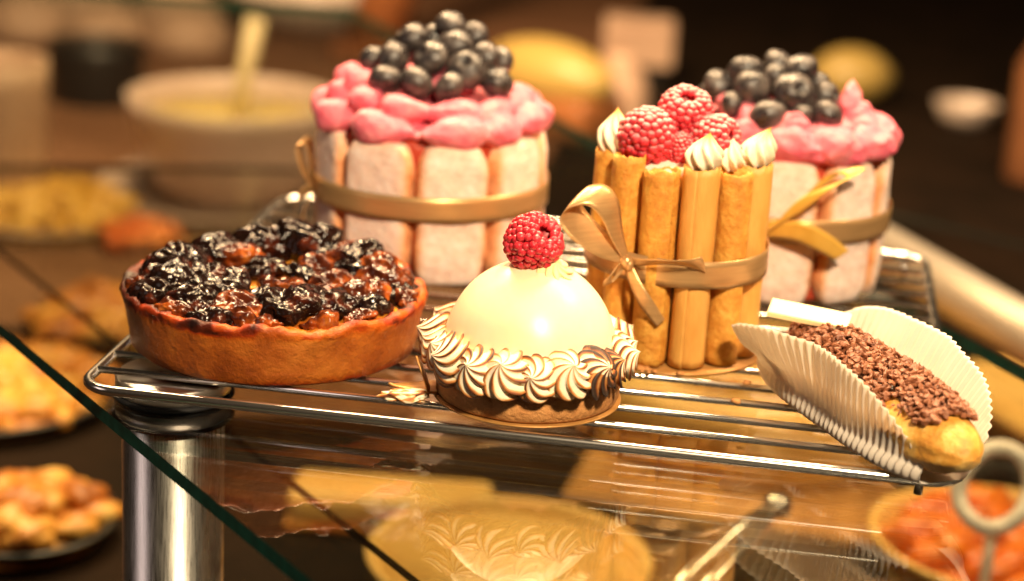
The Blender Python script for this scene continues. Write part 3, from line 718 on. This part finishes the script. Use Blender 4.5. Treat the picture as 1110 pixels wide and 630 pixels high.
# ------------------------------------------------------------------ the buffet behind and below (out of focus)
def bowl(name, label, cat, c, R, h, foot, m, th=.35, group=None, plate=False):
    t = thing(name, label, cat, c, 0, group)
    pr = [(0, 0), (foot, 0)]
    for k in range(9):
        q = k/8; pr.append((foot+(R-foot)*(q**(.55 if not plate else 1)), .15+(h-.15)*(q**(1.15 if not plate else 1.6))))
    inn = [(max(0, r-th), z+th*.6) for r, z in pr[::-1]]
    inn[0] = (R-th, h)
    mk('bowl_body' if not plate else 'plate_body', lathe(pr+inn[:-1]+[(0, th)], 56), m, t)
    return t
def food(parent, name, R, h, z, n, size, m, seed, squash=.7):
    rg = random.Random(seed); L = []
    L.append(([Vector((v.x*R*.96, v.y*R*.96, v.z*h*.7)) for v in ICO[3][0]], ICO[3][1]))
    for k in range(n):
        a = rg.uniform(0, 2*PI); r = R*math.sqrt(rg.random())*.95
        zz = h*math.sqrt(max(0, 1-(r/R)**2))*.85
        s = size*rg.uniform(.6, 1.3)
        Rm = Matrix.Rotation(rg.uniform(0, 6), 3, 'Z') @ Matrix.Rotation(rg.uniform(-.6, .6), 3, 'X')
        L.append(ell((r*cos(a), r*sin(a), zz), (s*1.5, s*.8, s*squash), Rm, 2))
    o = mk(name, merge(*L), m, parent, loc=(0, 0, z)); o['kind'] = 'stuff'; return o
M['rail'] = mat('satin_rail', [(.46, .41, .36)], rough=.5, metal=.6)
M['china'] = mat('cream_china', [(.62, .50, .42)], rough=.25, coat=.3)
M['mauve'] = mat('pinkish_china', [(.3, (.50, .37, .31)), (.7, (.60, .46, .39))], scale=.2, rough=.35)
M['wood'] = mat('dark_wood', [(.3, (.12, .045, .02)), (.7, (.22, .09, .035))], scale=.4, rough=.4, stretch=(1, .1, 1))
M['yellowfood'] = mat('golden_food', [(.3, (.50, .24, .03)), (.7, (.76, .47, .09))], scale=.5, rough=.4)
M['orangefood'] = mat('orange_food', [(.3, (.45, .09, .015)), (.5, (.65, .22, .03)), (.72, (.78, .45, .10))], scale=.4, rough=.35)
M['redfood'] = mat('red_orange_food', [(.3, (.55, .07, .01)), (.7, (.75, .25, .03))], scale=.4, rough=.3)
M['soup'] = mat('yellow_sauce', [(.3, (.62, .46, .06)), (.7, (.70, .54, .10))], scale=.1, rough=.15)
M['goldcake'] = mat('golden_cake', [(.3, (.70, .40, .10)), (.7, (.80, .54, .18))], scale=.3, rough=.5)
M['tanwood'] = mat('tan_wood', [(.3, (.26, .12, .035)), (.5, (.40, .20, .06)), (.7, (.52, .29, .10))], scale=.5, detail=5, rough=.45, stretch=(1, .12, 1))
M['tablewood'] = mat('table_wood', [(.3, (.13, .06, .03)), (.7, (.22, .11, .06))], scale=.12, detail=5, rough=.6, spec=.15, stretch=(.3, 1, 1))
M['white_paint'] = mat('cream_enamel', [(.82, .77, .69)], rough=.3)
M['mixfood'] = mat('baked_mix', [(.3, (.16, .04, .008)), (.48, (.50, .17, .025)), (.6, (.66, .33, .06)), (.75, (.80, .58, .18))], scale=.35, detail=6, rough=.45)
M['black'] = mat('black_iron', [(.012, .010, .009)], rough=.4)
M['palecake'] = mat('pale_dough', [(.3, (.40, .25, .17)), (.7, (.54, .36, .25))], scale=.2, rough=.6)
M['brown'] = mat('brown_lacquer', [(.3, (.22, .075, .025)), (.7, (.32, .12, .04))], scale=.1, rough=.35)
M['spoon'] = mat('pale_spoon', [(.62, .50, .28)], rough=.5)
M['lemon'] = mat('lemon_skin', [(.42, .29, .08)], rough=.4)
Z0 = -20.98
o = mk('wooden_table', box(-170, 1, 62, 290, -21, -20.99), M['tablewood'], smooth=False); o['kind'] = 'structure'
# big mixing bowl with sauce and spoon, on a tray
t = bowl('serving_tray', 'round brown metal tray under the big mixing bowl', 'tray', (-23.8, 100.5, Z0), 12.5, 1.6, 9.5, M['mauve'], plate=True)
t = bowl('mixing_bowl', 'large mauve grey mixing bowl full of yellow sauce', 'bowl', (-24.2, 101.5, Z0+.6), 9.7, 9.0, 5.6, M['mauve'])
mk('yellow_sauce', lathe([(0, 7.2), (8.5, 7.2), (8.5, 7.0), (0, 6.9)], 48), M['soup'], t)
t = thing('serving_spoon', 'pale wooden spoon standing in the yellow sauce of the mixing bowl', 'spoon', (-23.8, 100.0, Z0+4.6), .1)
mk('handle', tube([(0, 0, 1), (.6, 1.5, 7), (1.3, 3.0, 11.8)], lambda q: .6+.35*q, 10), M['spoon'], t)
mk('spoon_head', ell((-.2, -.5, 0), (1.3, .7, 1.8), sub=3), M['spoon'], t)
t = bowl('glass_jar', 'tall pinkish jar with pale rim at the left edge, beside the mixing bowl', 'jar', (-42, 90, Z0), 4.6, 13.5, 4.2, M['palecake'])
t = bowl('pasta_plate', 'plate heaped with golden yellow food in front of the jar', 'plate', (-36.5, 88, Z0), 7.6, 1.2, 5, M['mauve'], plate=True)
food(t, 'yellow_food', 6.6, 3.0, .5, 90, 1.0, M['yellowfood'], 3)
t = bowl('salad_dish', 'small dish of red orange food at the foot of the mixing bowl tray', 'dish', (-27.2, 84.5, Z0), 3.4, 1.2, 2.4, M['wood'], plate=True)
food(t, 'red_food', 3.0, 1.6, .4, 30, .8, M['redfood'], 4)
t = bowl('bread_dish', 'dark dish of orange baked rolls seen left of the burnt tart', 'dish', (-21.9, 62.5, Z0), 5.6, 1.4, 4.5, M['black'], plate=True)
food(t, 'baked_rolls', 5.2, 2.6, .5, 50, 1.1, M['mixfood'], 5)
t = bowl('food_platter', 'dark platter of yellow and orange bites behind the green glass edge', 'platter', (-24.5, 47.5, Z0), 8.5, 1.2, 7, M['black'], plate=True)
food(t, 'mixed_bites', 8.0, 1.6, .5, 90, 1.0, M['mixfood'], 6); food(t, 'yellow_bites', 4.5, 2.2, .6, 50, .8, M['yellowfood'], 7)
t = bowl('roll_plate', 'black plate of orange yellow pastry rolls at the lower left corner', 'plate', (-14.6, 29, Z0), 5.4, 1.3, 3.6, M['black'], plate=True)
food(t, 'pastry_rolls', 4.6, 2.6, .4, 60, .9, M['mixfood'], 8)
t = thing('cutting_board', 'dark wooden board lying below the glass behind the steel post', 'board', (4.5, 58, Z0), .2)
mk('board', box(-15, 15, -8, 6, 0, 1.4), M['wood'], t, smooth=False, mods=[bev(.3)])
t = thing('flat_bread', 'flat golden bread slab lying below the glass shelf, beside the steel post', 'bread', (4.6, 36.5, Z0), .12)
mk('crumb', xf(box(-5.8, 5.8, -2.1, 2.1, .3, 2.2), Matrix.Identity(4)), M['goldcake'], t, mods=[bev(.7, 4)])
mk('bottom_crust', box(-5.9, 5.9, -2.2, 2.2, 0, .5), M['orangefood'], t, mods=[bev(.2, 3)])
t = bowl('custard_bowl', 'shallow round bowl of pale yellow custard under the dome cake', 'bowl', (12.6, 28.6, Z0), 7.6, 2.6, 5, M['goldcake'])
mk('custard', lathe([(0, 2.1), (6.9, 2.0), (6.8, 1.7), (0, 1.7)], 48), M['goldcake'], t)
t = thing('sponge_cake', 'large golden sponge cake under the glass below the wafer-walled cake', 'cake', (24, 55, Z0+.7), -.1)
mk('sponge', lathe([(0, 0), (9.5, 0), (10, .5), (10, 4), (9.6, 4.6), (0, 4.9)], 56), M['goldcake'], t)
mk('glazed_top', lathe([(0, 4.95), (6.4, 4.85), (6.5, 5.0), (0, 5.1)], 48), M['yellowfood'], t)
t = bowl('fruit_bowl', 'pale bowl of orange red food at the lower right, under the eclair', 'bowl', (38.8, 36.8, Z0), 7.4, 3.2, 4.5, M['goldcake'])
food(t, 'orange_food', 6.2, 2.2, 2.0, 40, 1.2, M['redfood'], 9)
t = bowl('chocolate_dish', 'small dish of dark chocolate crumbs beside the pale bowl', 'dish', (33.8, 30.4, Z0), 3.4, 1.3, 2.2, M['wood'], plate=True)
food(t, 'chocolate_crumbs', 3.0, 1.6, .4, 60, .5, M['dark_choc'], 10)
t = thing('golden_board', 'wide golden wooden board under the glass, beneath the sponge cake', 'board', (19, 44, Z0-.01), -.1)
mk('board', box(-5, 14, -3, 20, 0, .7), M['tanwood'], t, smooth=False, mods=[bev(.2)])
# serving tongs with ring handle
t = thing('serving_tongs', 'shiny steel tongs lying under the glass below the eclair', 'tongs', (24.0, 19.8, -12.5), math.atan2(9.8, 5))
mk('arm', tube([(-6, -.5, -2), (-2, -.7, -.6), (2, -.5, .3), (4.6, 0, .6)], lambda q: .50-.12*q, 10), M['steel'], t)
mk('arm', tube([(-6, .6, -2.4), (-2, .8, -1.0), (2, .5, .1), (4.6, 0, .5)], lambda q: .50-.12*q, 10), M['steel'], t)
mk('pivot', ell((4.7, 0, .55), (.75, .75, .6), sub=3), M['steel'], t)
mk('stand', tube([(-2, 0, -.8), (-2, 0, -8.4)], .3, 10), M['steel'], t)
o = mk('white_ring', tube([(1.75*cos(q/24*2*PI), .15*sin(q), 2.1*sin(q/24*2*PI)) for q in range(24)], .42, 10, True), M['white_paint'], loc=(37.0, 30.0, -12.2), rot=(-.5, .3, -.1))
tag(o, 'white ring handle standing up at the right edge behind the eclair', 'handle')
t = thing('handle_stand', 'slim pale stand holding up the white ring handle', 'stand', (37.2, 30.4, Z0))
mk('rod', tube([(0, 0, 0), (0, 0, 6.3)], .3, 10), M['china'], t); mk('foot_disc', lathe([(0, 0), (1.6, 0), (1.6, .3), (0, .3)], 24), M['china'], t)
# steel rail at right
t = thing('steel_rail', 'thick pale steel rail slanting down at the right behind the rack', 'rail', (37.2, 54.5, -9.8), math.atan2(-9.0, 4.6))
mk('tube', tube([(-16, 0, 0), (0, 0, 0), (18, 0, 0)], 1.65, 24), M['rail'], t)
mk('bracket', box(10.2, 10.8, -.4, .4, -11.1, -1.2), M['brushed'], t, smooth=False); mk('bracket', box(-14.3, -13.7, -.4, .4, -11.1, -1.2), M['brushed'], t, smooth=False)
t = thing('wooden_tray', 'golden brown wooden tray under the steel rail', 'tray', (45, 62, Z0), -1.0)
mk('tray_base', box(-13, 13, -5, 5, 0, .8), M['goldcake'], t, smooth=False, mods=[bev(.2)]); mk('tray_edge', box(-13, 13, -5.6, -5.02, 0, 1.8), M['brown'], t, smooth=False, mods=[bev(.15)])
# far things
t = bowl('white_dish', 'wide white dish far back, above the mixing bowl', 'dish', (-40, 192, Z0), 12.5, 6, 7, M['china'])
rg = random.Random(2)
for k, (x, y, r, lab) in enumerate(((-71, 168, 6, 'round bun at the left of the far pile'), (-60, 165, 5.6, 'round bun in the middle of the far pile'), (-50, 168, 5.6, 'round bun at the right of the far pile'), (-68, 180, 6, 'round bun at the back of the far pile, left one'), (-56, 182, 6, 'round bun at the back of the far pile, right one'))):
    o = mk('bread_bun', ([Vector((v.x*r, v.y*r, max(-.35, v.z)*r*.75+r*.26))*(1+.05*nz(v, 1.2, k)) for v in ICO[3][0]], ICO[3][1]), M['palecake'], loc=(x, y, Z0)); tag(o, lab+' behind the black pan', 'bun', 'buns far back at the left')
t = bowl('black_pan', 'black pan in front of the far pile of buns', 'pan', (-50, 136, Z0), 5.2, 6.5, 4.6, M['black'])
t = thing('wooden_column', 'orange brown wooden column leaning behind the blueberry heap of the pink petal cake', 'column', (-25, 178, Z0), .1)
mk('shaft', tube([(-4, 0, 0), (0, 2, 14), (5, 5, 34)], 3.6, 20), M['brown'], t); mk('plinth', box(-8.5, .5, -4.5, 4.5, 0, 1.5), M['brown'], t, smooth=False, mods=[bev(.3)])
t = thing('bread_loaf', 'yellow crusted bread loaf behind the blueberries of the pink petal cake', 'loaf', (-1.2, 142, Z0), -.55)
mk('loaf', ([Vector((v.x*8.5, v.y*4.2, v.z*3.8+6)) for v in ICO[4][0]], ICO[4][1]), M['lemon'], t)
mk('basket', box(-8, 8, -4, 4, 0, 4.5), M['brown'], t, mods=[bev(1.0, 4)])
t = thing('bottle', 'blurred beige bottle standing behind the raspberries', 'bottle', (6.6, 144, Z0))
mk('body', lathe([(0, 0), (3.1, 0), (3.2, .5), (3.2, 4.5), (2.4, 6.6), (1.7, 7.6), (1.7, 8.6), (0, 8.6)], 32), M['palecake'], t)
t = thing('carton', 'small pinkish carton behind the beige bottle', 'carton', (5.8, 174, Z0), .1)
mk('box', box(-4.3, 4.3, -3, 3, 2.0, 7.6), M['palecake'], t, smooth=False, mods=[bev(.4)]); mk('base', box(-3, 3, -2.5, 2.5, 0, 1.99), M['black'], t, smooth=False)
o = mk('lemon', ([Vector((v.x*(4.8 if abs(v.x) < .93 else 5.1), v.y*3.9, v.z*3.4)) for v in ICO[4][0]], ICO[4][1]), M['lemon'], loc=(32, 170, Z0+3.4), rot=(0, 0, .2)); tag(o, 'single yellow lemon far back behind the blueberries', 'lemon')
t = bowl('sauce_dish', 'tiny cream dish in the dark at far right', 'dish', (45.5, 165, Z0), 3.8, 2.4, 2.4, M['china'])
t = thing('wine_bottle', 'dark brown bottle standing at the far right edge', 'bottle', (51, 138, Z0), 0)
mk('body', lathe([(0, 0), (3.3, 0), (3.4, .5), (3.4, 12), (1.4, 16), (1.3, 21), (0, 21)], 32), M['wood'], t)

# ------------------------------------------------------------------ lamps and added fill lights
def area(name, loc, target, size, power, colr=(1, .66, .34), sy=None):
    ld = bpy.data.lights.new(name, 'AREA'); ld.shape = 'DISK'; ld.size = size*S; ld.energy = power; ld.color = colr
    if sy: ld.shape = 'RECTANGLE'; ld.size_y = sy*S
    o = bpy.data.objects.new(name, ld); col.objects.link(o); o.location = [c*S for c in loc]
    d = Vector(target)-Vector(loc); o.rotation_euler = d.to_track_quat('-Z', 'Y').to_euler()
    return o
area('halogen_or_fill', (50, -64, 74), (20, 6, 2), 11, 21, (1, .77, .49))
area('halogen_or_fill', (10, 36, 85), (12, 16, 3), 9, 5.0)
area('halogen_or_fill', (70, 30, 70), (28, 12, 4), 9, 4.0)
area('strip_lamp', (22, 62, 112), (18, 10, 2), 200, 30, (1, .74, .45), 6)
area('left_fill', (-80, -50, 45), (10, 8, 2), 45, .9, (1, .80, .72))  # weak fill added from the left, no window stands there
area('halogen_or_fill', (-25, 80, 75), (-28, 110, -15), 18, 30)  # added fill that brightens the mixing bowl and the far buffet
area('halogen_or_fill', (24, 40, 80), (22, 36, -20), 12, 10)  # added fill aimed down to brighten the food below the glass

w = bpy.data.worlds.new('World'); sc.world = w; w.use_nodes = True
w.node_tree.nodes['Background'].inputs['Color'].default_value = (.40, .24, .13, 1)
w.node_tree.nodes['Background'].inputs['Strength'].default_value = .045

# ------------------------------------------------------------------ camera
cd = bpy.data.cameras.new('camera'); cam = bpy.data.objects.new('camera', cd); col.objects.link(cam)
f_px, yaw, pitch, roll = 2100.0, -.1373, .3046, .0583
fw = Vector((sin(yaw)*cos(pitch), cos(yaw)*cos(pitch), -sin(pitch)))
r0 = Vector((cos(yaw), -sin(yaw), 0)); u0 = r0.cross(fw)
rr_ = r0*cos(roll)+u0*sin(roll); uu_ = u0*cos(roll)-r0*sin(roll)
mw = Matrix((rr_, uu_, -fw)).transposed().to_4x4(); mw.translation = Vector((24.673, -63.752, 25.418))*S
cam.matrix_world = mw
cd.sensor_width = 36; cd.lens = f_px/1110*36
cd.clip_start = .01; cd.clip_end = 50
cd.dof.use_dof = True; cd.dof.focus_distance = .70; cd.dof.aperture_fstop = 5.2; cd.dof.aperture_blades = 0
sc.camera = cam
sc.view_settings.view_transform = 'Standard'; sc.view_settings.look = 'None'; sc.view_settings.exposure = 0; sc.view_settings.gamma = 1
sc.cycles.use_denoising = True
sc.cycles.max_bounces = 10; sc.cycles.transparent_max_bounces = 12; sc.cycles.caustics_reflective = False; sc.cycles.caustics_refractive = False
sc.cycles.sample_clamp_indirect = 6
